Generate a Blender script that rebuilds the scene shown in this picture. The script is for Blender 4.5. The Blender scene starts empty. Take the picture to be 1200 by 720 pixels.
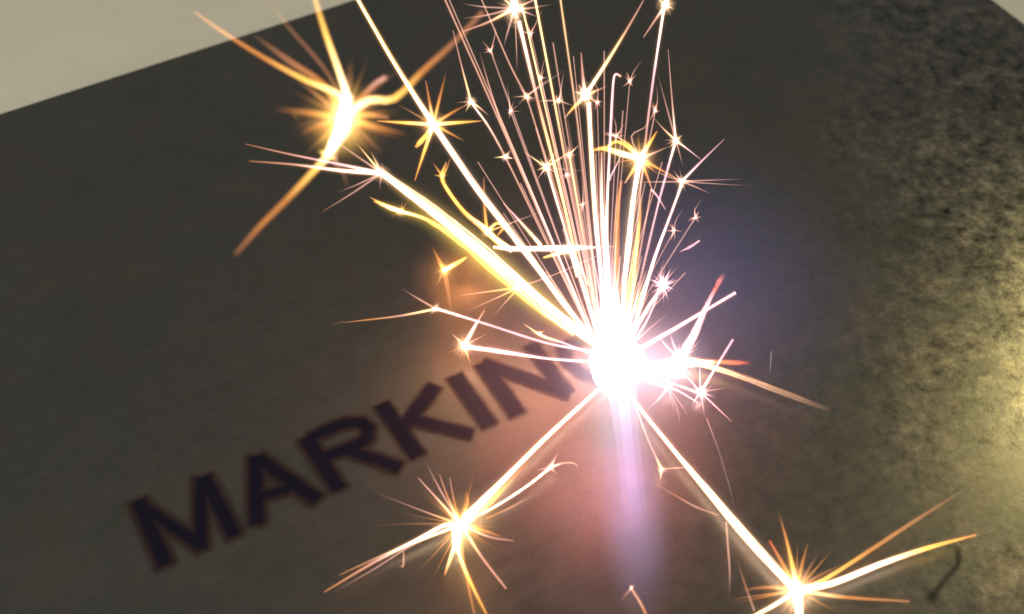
import bpy, bmesh, math, random
from mathutils import Vector
import numpy as np

random.seed(7)
rng = np.random.default_rng(7)
SC = bpy.context.scene
COL = SC.collection

# ------------------------------------------------------------------ camera, world, lamps, exposure
F = 1648.0                       # focal length in photo pixels (1200 wide)
PITCH = math.radians(48)
RIGHT = Vector((1, 0, 0))
FWD = Vector((0, math.cos(PITCH), -math.sin(PITCH)))
UP = Vector((0, math.sin(PITCH), math.cos(PITCH)))
CORE = (722.0, 434.0)            # where the laser meets the plate
DC = 1.4


def ray(px, py):
    return FWD + RIGHT * ((px - 600) / F) + UP * ((360 - py) / F)


CAM = -ray(*CORE) * DC           # the laser spot is the world origin
cam = bpy.data.objects.new('camera', bpy.data.cameras.new('camera'))
COL.objects.link(cam)
cam.location = CAM
cam.rotation_euler = (math.pi / 2 - PITCH, 0, 0)
cam.data.sensor_width = 36
cam.data.lens = 36 * F / 1200
cam.data.clip_start = 0.01
cam.data.clip_end = 200
cam.data.dof.use_dof = True
cam.data.dof.focus_distance = 1.39
cam.data.dof.aperture_fstop = 2.0
APERTURE = 0.017                 # lens opening in scene units
cam.data.dof.aperture_fstop = cam.data.lens / 1000 / APERTURE
SC.camera = cam

world = bpy.data.worlds.new('World')
SC.world = world
world.use_nodes = True
bg = world.node_tree.nodes['Background']
bg.inputs[0].default_value = (0.90, 0.90, 0.84, 1)
bg.inputs[1].default_value = 0.24


def area(name, loc, aim, size, power, color):
    l = bpy.data.lights.new(name, 'AREA')
    l.shape = 'DISK'
    l.size = size
    l.energy = power
    l.color = color
    o = bpy.data.objects.new(name, l)
    COL.objects.link(o)
    o.location = loc
    o.rotation_euler = (Vector(aim) - Vector(loc)).to_track_quat('-Z', 'Y').to_euler()
    return o


_q = CAM + ray(1290, 425) * (-CAM.z / ray(1290, 425).z)      # where its mirror image sits on the plate
_m = (_q - CAM).normalized()
_m.z = -_m.z
work = area('yellow_work_lamp', _q + _m * 0.42, _q, 0.07, 2.1, (1.0, 0.84, 0.34))
work.data.shape = 'ELLIPSE'
work.data.size_y = 0.30
area('added_key_light', (-1.0, -2.3, 2.7), (-0.5, 0.9, 0), 1.0, 86, (1.0, 0.95, 0.82))  # added key light to brighten the table, set behind the camera

vs = SC.view_settings
vs.view_transform = 'Standard'
vs.look = 'None'
vs.exposure = 0
vs.gamma = 1
SC.cycles.use_denoising = True
SC.cycles.transparent_max_bounces = 400
SC.cycles.max_bounces = 6
SC.cycles.volume_bounces = 0
SC.cycles.sample_clamp_indirect = 2.0
SC.cycles.volume_step_rate = 1.0


# ------------------------------------------------------------------ geometry helpers
def on_plate(px, py, z=0.0):
    d = ray(px, py)
    t = (z - CAM.z) / d.z
    return CAM + d * t


ZMIN = 0.010


def spot(px, py, delta=0.0, zmin=ZMIN):
    """Point seen at (px, py): lies on a fan through the laser spot, delta leans it to or from the camera."""
    r = math.hypot(px - CORE[0], py - CORE[1])
    d = DC * (1 + delta * r / 400)
    p = CAM + ray(px, py) * d
    if p.z < zmin:
        p = on_plate(px, py, zmin)
    return p


def px_size(p):
    return (p - CAM).dot(FWD) / F


def link(name, mesh, parent=None, mats=()):
    o = bpy.data.objects.new(name, mesh)
    COL.objects.link(o)
    for m in mats:
        mesh.materials.append(m)
    if parent is not None:
        o.parent = parent
    return o


def root_loc(o):
    v = Vector((0, 0, 0))
    while o is not None:
        v = v + o.location
        o = o.parent
    return v


def thing(name, loc, label, cat, group=None):
    o = bpy.data.objects.new(name, None)
    COL.objects.link(o)
    o.location = loc
    o.empty_display_size = 0.01
    o['label'] = label
    o['category'] = cat
    if group:
        o['group'] = group
    return o


def smooth_path(pts, vals, n):
    """Catmull-Rom through 3-D points, with any per-point values carried along."""
    P = np.array([tuple(p) for p in pts], float)
    V = np.array(vals, float)
    if len(P) == 2:
        t = np.linspace(0, 1, n)[:, None]
        return P[0] + (P[1] - P[0]) * t, V[0] + (V[1] - V[0]) * t
    E = np.vstack([2 * P[0] - P[1], P, 2 * P[-1] - P[-2]])
    outp, outv = [], []
    seg = len(P) - 1
    m = max(3, n // seg)
    for i in range(seg):
        p0, p1, p2, p3 = E[i:i + 4]
        for k in range(m + (1 if i == seg - 1 else 0)):
            t = k / m
            outp.append(0.5 * ((2 * p1) + (-p0 + p2) * t + (2 * p0 - 5 * p1 + 4 * p2 - p3) * t * t + (-p0 + 3 * p1 - 3 * p2 + p3) * t ** 3))
            outv.append(V[i] + (V[i + 1] - V[i]) * t)
    return np.array(outp), np.array(outv)


class Tubes:
    """Collects tapered tubes, each vertex with its own light emission colour."""

    def __init__(self):
        self.v, self.f, self.c = [], [], []

    def tube(self, P, R, C, sides=6):
        n = len(P)
        T = np.gradient(P, axis=0)
        T /= np.linalg.norm(T, axis=1)[:, None] + 1e-12
        ref = np.array(FWD)
        base = len(self.v)
        for i in range(n):
            a = np.cross(T[i], ref)
            la = np.linalg.norm(a)
            a = a / la if la > 1e-3 else np.array((1.0, 0, 0))
            b = np.cross(T[i], a)
            for k in range(sides):
                th = 2 * math.pi * k / sides
                self.v.append(P[i] + R[i] * (math.cos(th) * a + math.sin(th) * b))
                self.c.append(C[i])
        for i in range(n - 1):
            for k in range(sides):
                k2 = (k + 1) % sides
                self.f.append((base + i * sides + k, base + i * sides + k2, base + (i + 1) * sides + k2, base + (i + 1) * sides + k))
        self.f.append(tuple(base + k for k in range(sides))[::-1])
        self.f.append(tuple(base + (n - 1) * sides + k for k in range(sides)))

    def ball(self, c, r, col, bump=0.25, sub=2, stretch=(1, 1, 1)):
        bm = bmesh.new()
        bmesh.ops.create_icosphere(bm, subdivisions=sub, radius=1)
        bm.verts.ensure_lookup_table()
        base = len(self.v)
        for v in bm.verts:
            k = 1 + bump * (random.random() - 0.5) * 2
            self.v.append(np.array(c) + r * k * np.array(v.co) * np.array(stretch))
            self.c.append(col)
        for f in bm.faces:
            self.f.append(tuple(base + v.index for v in f.verts))
        bm.free()

    def build(self, name, mat, parent=None):
        off = np.array(root_loc(parent)) if parent is not None else np.zeros(3)
        me = bpy.data.meshes.new(name)
        me.from_pydata([tuple(np.array(v) - off) for v in self.v], [], self.f)
        at = me.color_attributes.new('glow', 'FLOAT_COLOR', 'POINT')
        flat = np.ones((len(self.v), 4), np.float32)
        flat[:, :3] = np.array([tuple(c)[:3] for c in self.c], np.float32)
        at.data.foreach_set('color', flat.ravel())
        me.polygons.foreach_set('use_smooth', [True] * len(me.polygons))
        return link(name, me, parent, (mat,))


# ------------------------------------------------------------------ materials
def new_mat(name):
    m = bpy.data.materials.new(name)
    m.use_nodes = True
    nt = m.node_tree
    nt.nodes.clear()
    out = nt.nodes.new('ShaderNodeOutputMaterial')
    return m, nt, out


def spark_material():
    """Burning metal vapour: gives off light, blocks nothing."""
    m, nt, out = new_mat('burning_spark')
    a = nt.nodes.new('ShaderNodeAttribute')
    a.attribute_name = 'glow'
    e = nt.nodes.new('ShaderNodeEmission')
    t = nt.nodes.new('ShaderNodeBsdfTransparent')
    s = nt.nodes.new('ShaderNodeAddShader')
    nt.links.new(a.outputs['Color'], e.inputs['Color'])
    e.inputs['Strength'].default_value = 0.5      # front and back wall of the tube add up
    nt.links.new(e.outputs[0], s.inputs[0])
    nt.links.new(t.outputs[0], s.inputs[1])
    nt.links.new(s.outputs[0], out.inputs['Surface'])
    m.cycles.emission_sampling = 'NONE'
    return m


M_SPARK = spark_material()


def solid_glow(name, color, strength):
    m, nt, out = new_mat(name)
    e = nt.nodes.new('ShaderNodeEmission')
    e.inputs[0].default_value = (*color, 1)
    e.inputs[1].default_value = strength
    nt.links.new(e.outputs[0], out.inputs['Surface'])
    return m


def glow_ball_material(R, color, strength, power, wisp=0.0, wscale=20):
    """Bloom put in as a glowing volume, brightest in the middle of its ball and gone at its rim."""
    m, nt, out = new_mat('bloom_glow')
    N, L = nt.nodes, nt.links
    tc = N.new('ShaderNodeTexCoord')
    ln = N.new('ShaderNodeVectorMath')
    ln.operation = 'LENGTH'
    L.new(tc.outputs['Object'], ln.inputs[0])
    mr = N.new('ShaderNodeMapRange')
    mr.inputs['From Min'].default_value = R
    mr.inputs['From Max'].default_value = 0
    L.new(ln.outputs['Value'], mr.inputs['Value'])
    pw = N.new('ShaderNodeMath')
    pw.operation = 'POWER'
    L.new(mr.outputs[0], pw.inputs[0])
    pw.inputs[1].default_value = power
    mu = N.new('ShaderNodeMath')
    mu.operation = 'MULTIPLY'
    L.new(pw.outputs[0], mu.inputs[0])
    mu.inputs[1].default_value = strength
    last = mu
    if wisp > 0:
        nz = N.new('ShaderNodeTexNoise')
        nz.inputs['Scale'].default_value = wscale
        nz.inputs['Detail'].default_value = 2
        L.new(tc.outputs['Object'], nz.inputs['Vector'])
        m2 = N.new('ShaderNodeMapRange')
        m2.inputs['From Min'].default_value = 0.40
        m2.inputs['From Max'].default_value = 0.62
        m2.inputs['To Min'].default_value = 1 - wisp
        m2.inputs['To Max'].default_value = 1 + wisp
        L.new(nz.outputs[0], m2.inputs['Value'])
        mm = N.new('ShaderNodeMath')
        mm.operation = 'MULTIPLY'
        L.new(mu.outputs[0], mm.inputs[0])
        L.new(m2.outputs[0], mm.inputs[1])
        last = mm
    e = N.new('ShaderNodeEmission')
    e.inputs[0].default_value = (*color, 1)
    L.new(last.outputs[0], e.inputs[1])
    L.new(e.outputs[0], out.inputs['Volume'])
    return m


def glow_ball(name, center, R, color, strength, power, parent, stretch=(1, 1, 1), rot=(0, 0, 0), wisp=0.0, wscale=20):
    me = bpy.data.meshes.new(name)
    bm = bmesh.new()
    bmesh.ops.create_icosphere(bm, subdivisions=3, radius=R)
    bm.to_mesh(me)
    bm.free()
    o = link(name, me, parent, (glow_ball_material(R, color, strength, power, wisp, wscale),))
    o.location = Vector(center) - root_loc(parent)
    o.scale = stretch
    o.rotation_euler = rot
    return o


_haze_mats = {}


def glow_tube(name, pts, radii, color, strength, parent):
    """A closed sleeve of even glow, added as bloom, round a thick spark."""
    key = (tuple(color), strength)
    if key not in _haze_mats:
        m, nt, out = new_mat('bloom_sleeve')
        e = nt.nodes.new('ShaderNodeEmission')
        e.inputs[0].default_value = (*color, 1)
        e.inputs[1].default_value = strength
        nt.links.new(e.outputs[0], out.inputs['Volume'])
        _haze_mats[key] = m
    t = Tubes()
    P, V = smooth_path(pts, [(r,) for r in radii], 18)
    t.tube(P, V[:, 0], np.ones((len(P), 3)), 12)
    return t.build(name, _haze_mats[key], parent)


# ------------------------------------------------------------------ the setting: plate on a table
E_PX = [(0, 132), (410, 0)]                         # the far edge of the plate as seen
ea = (on_plate(*E_PX[1]) - on_plate(*E_PX[0])).normalized()
eb = Vector((ea.y, -ea.x, 0))                       # towards the camera and right
corner = on_plate(1182, 12.5)
a0 = on_plate(0, 132)
# corner = foot of the right edge line on the far edge line
s = (corner - a0).dot(ea)
corner = a0 + ea * s
THICK = 0.022
SHEEN_X = (on_plate(1000, 400).x - corner.x + 0.17, on_plate(1205, 400).x - corner.x + 0.17)  # band over which the painted sheen mottle sets in


def steel_material():
    m, nt, out = new_mat('worn_steel')
    N, L = nt.nodes, nt.links
    tc = N.new('ShaderNodeTexCoord')
    b = N.new('ShaderNodeBsdfPrincipled')

    def noise(scale, detail, rough=0.6, dist=0.0, stretch=None):
        n = N.new('ShaderNodeTexNoise')
        n.inputs['Scale'].default_value = scale
        n.inputs['Detail'].default_value = detail
        n.inputs['Roughness'].default_value = rough
        n.inputs['Distortion'].default_value = dist
        if stretch:
            mp = N.new('ShaderNodeMapping')
            mp.inputs['Scale'].default_value = stretch
            L.new(tc.outputs['Object'], mp.inputs['Vector'])
            L.new(mp.outputs[0], n.inputs['Vector'])
        else:
            L.new(tc.outputs['Object'], n.inputs['Vector'])
        return n

    def ramp(src, stops):
        r = N.new('ShaderNodeValToRGB')
        els = r.color_ramp.elements
        while len(els) < len(stops):
            els.new(0.5)
        for el, (p, c) in zip(els, stops):
            el.position = p
            el.color = (*c, 1) if len(c) == 3 else c
        L.new(src, r.inputs[0])
        return r

    big = noise(5.5, 4, 0.6)
    mid = noise(72, 6, 0.66)
    fine = noise(360, 3, 0.65)
    blot = noise(16, 5, 0.6, 0.4)
    base = ramp(big.outputs[0], [(0.30, (0.132, 0.128, 0.116)), (0.55, (0.140, 0.134, 0.121)), (0.75, (0.150, 0.141, 0.126))])
    tarnish = ramp(blot.outputs[0], [(0.33, (0.90, 0.94, 0.88)), (0.5, (1, 1, 1)), (0.68, (1.06, 0.98, 0.94))])
    mul = N.new('ShaderNodeMix')
    mul.data_type = 'RGBA'
    mul.blend_type = 'MULTIPLY'
    mul.inputs[0].default_value = 1
    L.new(base.outputs[0], mul.inputs[6])
    L.new(tarnish.outputs[0], mul.inputs[7])
    sheen_mottle = ramp(mid.outputs[0], [(0.31, (0.20, 0.20, 0.20)), (0.41, (0.74, 0.74, 0.74)), (0.53, (1.06, 1.06, 1.05)), (0.67, (1.8, 1.78, 1.68))])  # light and dark specks of the sheen, put into the colour
    mul2 = N.new('ShaderNodeMix')
    mul2.data_type = 'RGBA'
    mul2.blend_type = 'MULTIPLY'
    L.new(mul.outputs[2], mul2.inputs[6])
    sep = N.new('ShaderNodeSeparateXYZ')
    L.new(tc.outputs['Object'], sep.inputs[0])
    pm = N.new('ShaderNodeMath')                       # mottle on the right, painted where the lamp sheen falls
    pm.operation = 'MULTIPLY_ADD'
    L.new(big.outputs[0], pm.inputs[0])
    pm.inputs[1].default_value = 0.35
    L.new(sep.outputs['X'], pm.inputs[2])
    wm = N.new('ShaderNodeMapRange')
    wm.inputs['From Min'].default_value = SHEEN_X[0]
    wm.inputs['From Max'].default_value = SHEEN_X[1]
    wm.inputs['To Min'].default_value = 0.03
    L.new(pm.outputs[0], wm.inputs['Value'])
    L.new(wm.outputs[0], mul2.inputs[0])
    L.new(sheen_mottle.outputs[0], mul2.inputs[7])
    grain = ramp(fine.outputs[0], [(0.3, (0.90, 0.90, 0.91)), (0.7, (1.10, 1.10, 1.09))])
    mul3 = N.new('ShaderNodeMix')
    mul3.data_type = 'RGBA'
    mul3.blend_type = 'MULTIPLY'
    mul3.inputs[0].default_value = 1
    L.new(mul2.outputs[2], mul3.inputs[6])
    L.new(grain.outputs[0], mul3.inputs[7])
    # rolling lines and hair scratches along the plate
    mp = N.new('ShaderNodeMapping')
    mp.inputs['Rotation'].default_value = (0, 0, -math.atan2(ea.y, ea.x))
    L.new(tc.outputs['Object'], mp.inputs['Vector'])
    mp2 = N.new('ShaderNodeMapping')
    mp2.inputs['Scale'].default_value = (2.5, 210, 1)
    L.new(mp.outputs[0], mp2.inputs['Vector'])
    roll = N.new('ShaderNodeTexNoise')
    roll.inputs['Scale'].default_value = 1
    roll.inputs['Detail'].default_value = 4
    L.new(mp2.outputs[0], roll.inputs['Vector'])
    lines = ramp(roll.outputs[0], [(0.25, (0.93, 0.93, 0.93)), (0.5, (1, 1, 1)), (0.71, (1.04, 1.04, 1.04)), (0.80, (1.30, 1.30, 1.30))])
    mul4 = N.new('ShaderNodeMix')
    mul4.data_type = 'RGBA'
    mul4.blend_type = 'MULTIPLY'
    mul4.inputs[0].default_value = 1
    L.new(mul3.outputs[2], mul4.inputs[6])
    L.new(lines.outputs[0], mul4.inputs[7])
    patch = ramp(blot.outputs[0], [(0.34, (0.74, 0.74, 0.74)), (0.50, (0.98, 0.98, 0.98)), (0.64, (1.22, 1.21, 1.18))])  # patches that break up the gold sheen, put into the colour
    mul5 = N.new('ShaderNodeMix')
    mul5.data_type = 'RGBA'
    mul5.blend_type = 'MULTIPLY'
    L.new(wm.outputs[0], mul5.inputs[0])
    L.new(mul4.outputs[2], mul5.inputs[6])
    L.new(patch.outputs[0], mul5.inputs[7])
    L.new(mul5.outputs[2], b.inputs['Base Color'])
    b.inputs['Metallic'].default_value = 0.93
    rr = N.new('ShaderNodeMapRange')
    rr.inputs['From Min'].default_value = 0.3
    rr.inputs['From Max'].default_value = 0.7
    rr.inputs['To Min'].default_value = 0.33
    rr.inputs['To Max'].default_value = 0.46
    L.new(mid.outputs[0], rr.inputs['Value'])
    L.new(rr.outputs[0], b.inputs['Roughness'])
    bump = N.new('ShaderNodeBump')
    bs = N.new('ShaderNodeMath')
    bs.operation = 'MULTIPLY'
    L.new(wm.outputs[0], bs.inputs[0])
    bs.inputs[1].default_value = 0.16
    L.new(bs.outputs[0], bump.inputs['Strength'])
    bump.inputs['Distance'].default_value = 0.004
    add = N.new('ShaderNodeMath')
    add.operation = 'MULTIPLY_ADD'
    L.new(fine.outputs[0], add.inputs[0])
    add.inputs[1].default_value = 0.18
    L.new(mid.outputs[0], add.inputs[2])
    L.new(add.outputs[0], bump.inputs['Height'])
    L.new(bump.outputs[0], b.inputs['Normal'])
    L.new(b.outputs[0], out.inputs['Surface'])
    return m


def table_material():
    m, nt, out = new_mat('pale_table')
    N, L = nt.nodes, nt.links
    tc = N.new('ShaderNodeTexCoord')
    n = N.new('ShaderNodeTexNoise')
    n.inputs['Scale'].default_value = 7
    n.inputs['Detail'].default_value = 5
    L.new(tc.outputs['Object'], n.inputs['Vector'])
    r = N.new('ShaderNodeValToRGB')
    r.color_ramp.elements[0].position = 0.3
    r.color_ramp.elements[0].color = (0.62, 0.585, 0.47, 1)
    r.color_ramp.elements[1].position = 0.7
    r.color_ramp.elements[1].color = (0.70, 0.65, 0.52, 1)
    L.new(n.outputs[0], r.inputs[0])
    b = N.new('ShaderNodeBsdfPrincipled')
    L.new(r.outputs[0], b.inputs['Base Color'])
    b.inputs['Roughness'].default_value = 0.75
    b.inputs['Specular IOR Level'].default_value = 0.2
    L.new(b.outputs[0], out.inputs['Surface'])
    return m


# table top
me = bpy.data.meshes.new('table_top')
bm = bmesh.new()
bmesh.ops.create_cube(bm, size=1)
bmesh.ops.scale(bm, vec=(5.0, 4.4, 0.06), verts=bm.verts)
bmesh.ops.bevel(bm, geom=list(bm.edges), offset=0.006, segments=2, affect='EDGES')
bm.to_mesh(me)
bm.free()
table = link('table_top', me, None, (table_material(),))
table.location = (0, 0.4, -THICK - 0.03)
table['kind'] = 'structure'

# the plate: local x along the far edge (towards the corner), local y away from the camera
LEN_A, LEN_B = 2.3, 1.75
plate = thing('steel_plate', corner + Vector((0, 0, -THICK)),
              'large dark worn steel plate bearing a burnt word, lying on the pale table', 'metal plate')
me = bpy.data.meshes.new('plate_body')
bm = bmesh.new()
V = [bm.verts.new(tuple(q)) for q in (Vector((0, 0, 0)), -ea * LEN_A, -ea * LEN_A + eb * LEN_B, eb * LEN_B)]
f = bm.faces.new(V)
ex = bmesh.ops.extrude_face_region(bm, geom=[f])
bmesh.ops.translate(bm, vec=(0, 0, THICK), verts=[g for g in ex['geom'] if isinstance(g, bmesh.types.BMVert)])
bmesh.ops.recalc_face_normals(bm, faces=bm.faces)
bmesh.ops.bevel(bm, geom=list(bm.edges), offset=0.003, segments=2, affect='EDGES')
bm.to_mesh(me)
bm.free()
M_STEEL = steel_material()
link('plate_body', me, plate, (M_STEEL,))


# ------------------------------------------------------------------ burnt marks on the plate
def burn_material(name, dark, edge, opaque=0.87):
    m, nt, out = new_mat(name)
    N, L = nt.nodes, nt.links
    a = N.new('ShaderNodeAttribute')
    a.attribute_name = 'burn'
    tc = N.new('ShaderNodeTexCoord')
    nz = N.new('ShaderNodeTexNoise')
    nz.inputs['Scale'].default_value = 120
    nz.inputs['Detail'].default_value = 4
    L.new(tc.outputs['Object'], nz.inputs['Vector'])
    ad = N.new('ShaderNodeMath')
    ad.operation = 'MULTIPLY_ADD'
    L.new(nz.outputs[0], ad.inputs[0])
    ad.inputs[1].default_value = 0.2
    L.new(a.outputs['Fac'], ad.inputs[2])
    cr = N.new('ShaderNodeValToRGB')
    e = cr.color_ramp.elements
    e[0].position = 0.25
    e[0].color = (*edge, 1)
    e[1].position = 0.75
    e[1].color = (*dark, 1)
    L.new(ad.outputs[0], cr.inputs[0])
    al = N.new('ShaderNodeMapRange')
    al.interpolation_type = 'SMOOTHSTEP'
    al.inputs['From Min'].default_value = 0.12
    al.inputs['From Max'].default_value = 0.72
    L.new(ad.outputs[0], al.inputs['Value'])
    b = N.new('ShaderNodeBsdfPrincipled')
    L.new(cr.outputs[0], b.inputs['Base Color'])
    b.inputs['Roughness'].default_value = 0.62
    b.inputs['Specular IOR Level'].default_value = 0.12
    b.inputs['Specular Tint'].default_value = (0.45, 0.5, 1.0, 1)
    mu = N.new('ShaderNodeMath')
    mu.operation = 'MULTIPLY'
    L.new(al.outputs[0], mu.inputs[0])
    mu.inputs[1].default_value = opaque
    L.new(mu.outputs[0], b.inputs['Alpha'])
    L.new(b.outputs[0], out.inputs['Surface'])
    return m


M_BURN = burn_material('laser_burn', (0.008, 0.007, 0.015), (0.06, 0.032, 0.020))
M_GRIME = burn_material('grime', (0.02, 0.018, 0.015), (0.05, 0.045, 0.035), 0.6)


def mark(name, strokes, mat, feather=5.0, label=None, step=1.6, z=0.0012):
    """A thin burnt skin on the plate: stroke outlines as a fine grid, fading over their rim."""
    u = px_size(on_plate(*strokes[0][0][0]))
    segs = []
    for pts, w in strokes:
        q = [np.array(on_plate(*p))[:2] for p in pts]
        for i in range(len(q) - 1):
            segs.append((q[i], q[i + 1], w * u / 2))
    allq = np.array([s_[0] for s_ in segs] + [s_[1] for s_ in segs])
    pad = 22 * u
    lo, hi = allq.min(0) - pad, allq.max(0) + pad
    st = step * u
    xs = np.arange(lo[0], hi[0], st)
    ys = np.arange(lo[1], hi[1], st)
    X, Y = np.meshgrid(xs, ys)
    D = np.full(X.shape, 1e9)
    for a, b_, hw in segs:
        d = b_ - a
        l = np.hypot(*d)
        d = d / l
        px_, py_ = X - a[0], Y - a[1]
        s_ = px_ * d[0] + py_ * d[1]
        t_ = np.abs(-px_ * d[1] + py_ * d[0])
        dx = np.maximum(np.abs(s_ - l / 2) - l / 2 - hw * 0.30, 0)
        ty = t_ - hw
        dist = np.where((ty > 0) & (dx > 0), np.hypot(dx, np.maximum(ty, 0)), np.maximum(ty, np.where(dx > 0, dx, -1e9)))
        D = np.minimum(D, dist)
    fe = feather * u
    burn = np.clip(0.5 - D / fe * 0.5, 0, 1)
    keep = D < fe * 1.05
    idx = -np.ones(X.shape, int)
    quads = []
    for j in range(len(ys) - 1):
        for i in range(len(xs) - 1):
            if keep[j, i] or keep[j + 1, i] or keep[j, i + 1] or keep[j + 1, i + 1]:
                quads.append((j, i))
    verts, val, faces = [], [], []
    base = plate.location

    def vid(j, i):
        if idx[j, i] < 0:
            idx[j, i] = len(verts)
            verts.append((X[j, i] - base.x, Y[j, i] - base.y, z - base.z))
            val.append(burn[j, i])
        return int(idx[j, i])

    for j, i in quads:
        faces.append((vid(j, i), vid(j, i + 1), vid(j + 1, i + 1), vid(j + 1, i)))
    me = bpy.data.meshes.new(name)
    me.from_pydata(verts, [], faces)
    at = me.attributes.new('burn', 'FLOAT', 'POINT')
    at.data.foreach_set('value', np.array(val, np.float32))
    o = link(name, me, plate, (mat,))
    if label:
        o['label'] = label
    return o


W0 = 17.5
LETTERS = [
    ('M', [([(163, 590), (193, 660)], W0), ([(166, 594), (236, 640)], 15), ([(236, 563), (235, 641)], 15.5), ([(240, 562), (274, 626)], W0)]),
    ('A', [([(300, 538), (301, 612)], 17), ([(304, 539), (370, 585)], 17), ([(308, 582), (344, 571)], 12)]),
    ('R', [([(360, 516), (396, 572)], W0), ([(366, 513), (390, 502), (408, 496), (424, 496), (432, 503), (431, 513), (420, 522), (400, 529), (378, 537)], 14.5), ([(410, 529), (466, 548)], 14)]),
    ('K', [([(449, 477), (488, 533)], W0), ([(508, 455), (476, 498)], 16), ([(488, 494), (550, 509)], 14)]),
    ('I', [([(534, 444), (572, 497)], W0)]),
    ('N', [([(567, 429), (605, 484)], W0), ([(568, 428), (664, 461)], 15), ([(623, 407), (662, 459)], 16)]),
    ('G', [([(690, 398), (672, 402), (660, 410), (664, 424), (682, 438), (704, 446)], 12)]),
]
for ch, st in LETTERS:
    mark('burnt_letter', st, M_BURN, {'M': 12, 'A': 11, 'R': 10}.get(ch, 8),
         ('black burnt letter %s' % ch) if ch != 'G' else 'half burnt letter G beside the flash')
mark('dark_scratch', [([(1123, 645), (1123, 662), (1110, 676), (1098, 692), (1092, 701)], 0.6), ([(1095, 697), (1091, 702)], 5)], M_GRIME, 6.5, 'crooked dark scratch near the lower right')
# ------------------------------------------------------------------ the laser flash
flash = thing('laser_flash', (0, 0, 0.0), 'blinding white flash where the laser burns the end of the word', 'laser flash')


def flash_ball(px, py, r, bump, stretch=(1, 1, 1)):
    t = Tubes()
    p = CAM + ray(px, py) * (DC * 0.955)
    t.ball(p, r * px_size(p), (1, 1, 1), bump, 3, stretch)
    return t


M_CORE = solid_glow('white_hot_core', (1.0, 0.80, 0.84), 4.0)
t = flash_ball(723, 427, 33, 0.12)
t.build('white_core', M_CORE, flash)
t = flash_ball(762, 431, 9, 0.2, (1.6, 0.9, 0.8))
t.build('side_core', M_CORE, flash)
# column of plasma above the spot
t = Tubes()
pp = [spot(720, 425), spot(717, 385), spot(714, 345), spot(713, 310), spot(714, 285)]
P, Vv = smooth_path(pp, [(24, 5, 4, 4.6), (15, 1.6, 1.3, 1.5), (11, .6, .45, .5), (7, .3, .2, .2), (3, 0.1, 0.06, 0.05)], 24)
t.tube(P, Vv[:, 0] * 0.00085, Vv[:, 1:4], 12)
t.build('plasma_column', M_SPARK, flash)
u0 = px_size(Vector((0, 0, 0)))
glow_ball('inner_glow', CAM + ray(726, 432) * (DC * 0.93), 88 * u0, (1.0, 0.78, 0.96), 19, 2.1, flash)  # glow balls from here on stand for bloom round the core
glow_ball('column_glow', spot(716, 350), 100 * u0, (1.0, 0.78, 0.86), 1.6, 2.2, flash, (0.55, 0.6, 1.5), (-0.7, 0, 0))
glow_ball('side_glow', CAM + ray(780, 430) * (DC * 0.96), 75 * u0, (1.0, 0.72, 0.95), 14, 2.2, flash)
glow_ball('violet_glow', spot(800, 370), 260 * u0, (0.33, 0.36, 1.0), 1.0, 2.0, flash)
glow_ball('pink_glow', CAM + ray(690, 440) * (DC * 0.93), 270 * u0, (1.0, 0.42, 0.38), 1.4, 2.2, flash)


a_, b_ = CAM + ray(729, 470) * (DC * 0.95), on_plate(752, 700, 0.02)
glow_ball('violet_smear_glow', a_.lerp(b_, 0.45), 0.15, (0.56, 0.50, 1.0), 11, 1.4, flash, (0.26, 1.0, 0.22), (math.atan2((b_ - a_).z, abs((b_ - a_).y)) * -1, 0, -math.atan2((a_ - b_).x, (a_ - b_).y)))  # added violet glow, stands for the lens smear below the core


def lamp(name, loc, power, color, size, parent):
    l = bpy.data.lights.new(name, 'POINT')
    l.energy = power
    l.color = color
    l.shadow_soft_size = size
    o = bpy.data.objects.new(name, l)
    COL.objects.link(o)
    o.parent = parent
    o.location = Vector(loc) - root_loc(parent)
    return o


lamp('flash_light', spot(712, 235, -0.12), 2.1, (1.0, 0.27, 0.20), 0.13, flash)
lamp('core_light', CAM + ray(722, 420) * (DC * 0.91), 0.26, (1.0, 0.36, 0.44), 0.05, flash)

# ------------------------------------------------------------------ sparks
W = (2.1, 1.65, 1.35)
WP = (2.0, 1.45, 1.7)
PK = (1.15, 0.66, 0.78)
SA = (0.70, 0.36, 0.27)
SD = (0.55, 0.30, 0.25)
YW = (2.3, 1.7, 0.75)
YE = (1.35, 0.82, 0.16)
OR = (0.60, 0.23, 0.05)
BR = (0.34, 0.14, 0.06)
RD = (0.6, 0.11, 0.05)
NO = (0.0, 0.0, 0.0)


HALO = ((0.7, 0.16), (1.7, 0.07), (3.4, 0.022))       # extra radius in photo pixels, share of the light


def add_path(T, pts3, widths, cols, n=14, sides=6, jitter=0.0):
    vals = [(w, *c) for w, c in zip(widths, cols)]
    P, V_ = smooth_path(pts3, vals, n)
    R = np.array([V_[i, 0] * 0.5 * px_size(Vector(P[i])) for i in range(len(P))])
    if jitter > 0:
        R = R * (1 + jitter * rng.uniform(-1, 1, len(R)))
    R = np.maximum(R, 1e-5)
    Cc = V_[:, 1:4]
    T.tube(P, R, Cc, sides)
    halo = np.minimum(Cc, 2.2) * np.array((1.0, 0.62, 0.36))
    upx = px_size(Vector(P[0]))
    thin = 0.45 if max(widths) < 3.3 else 1.0
    for k, g in HALO:                                  # fainter and wider shells, bloom added round the hot thread
        grow = np.minimum(R / (1.2 * upx), 1.0)
        T.tube(P, R + k * upx * grow, halo * g * thin, sides)


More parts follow.
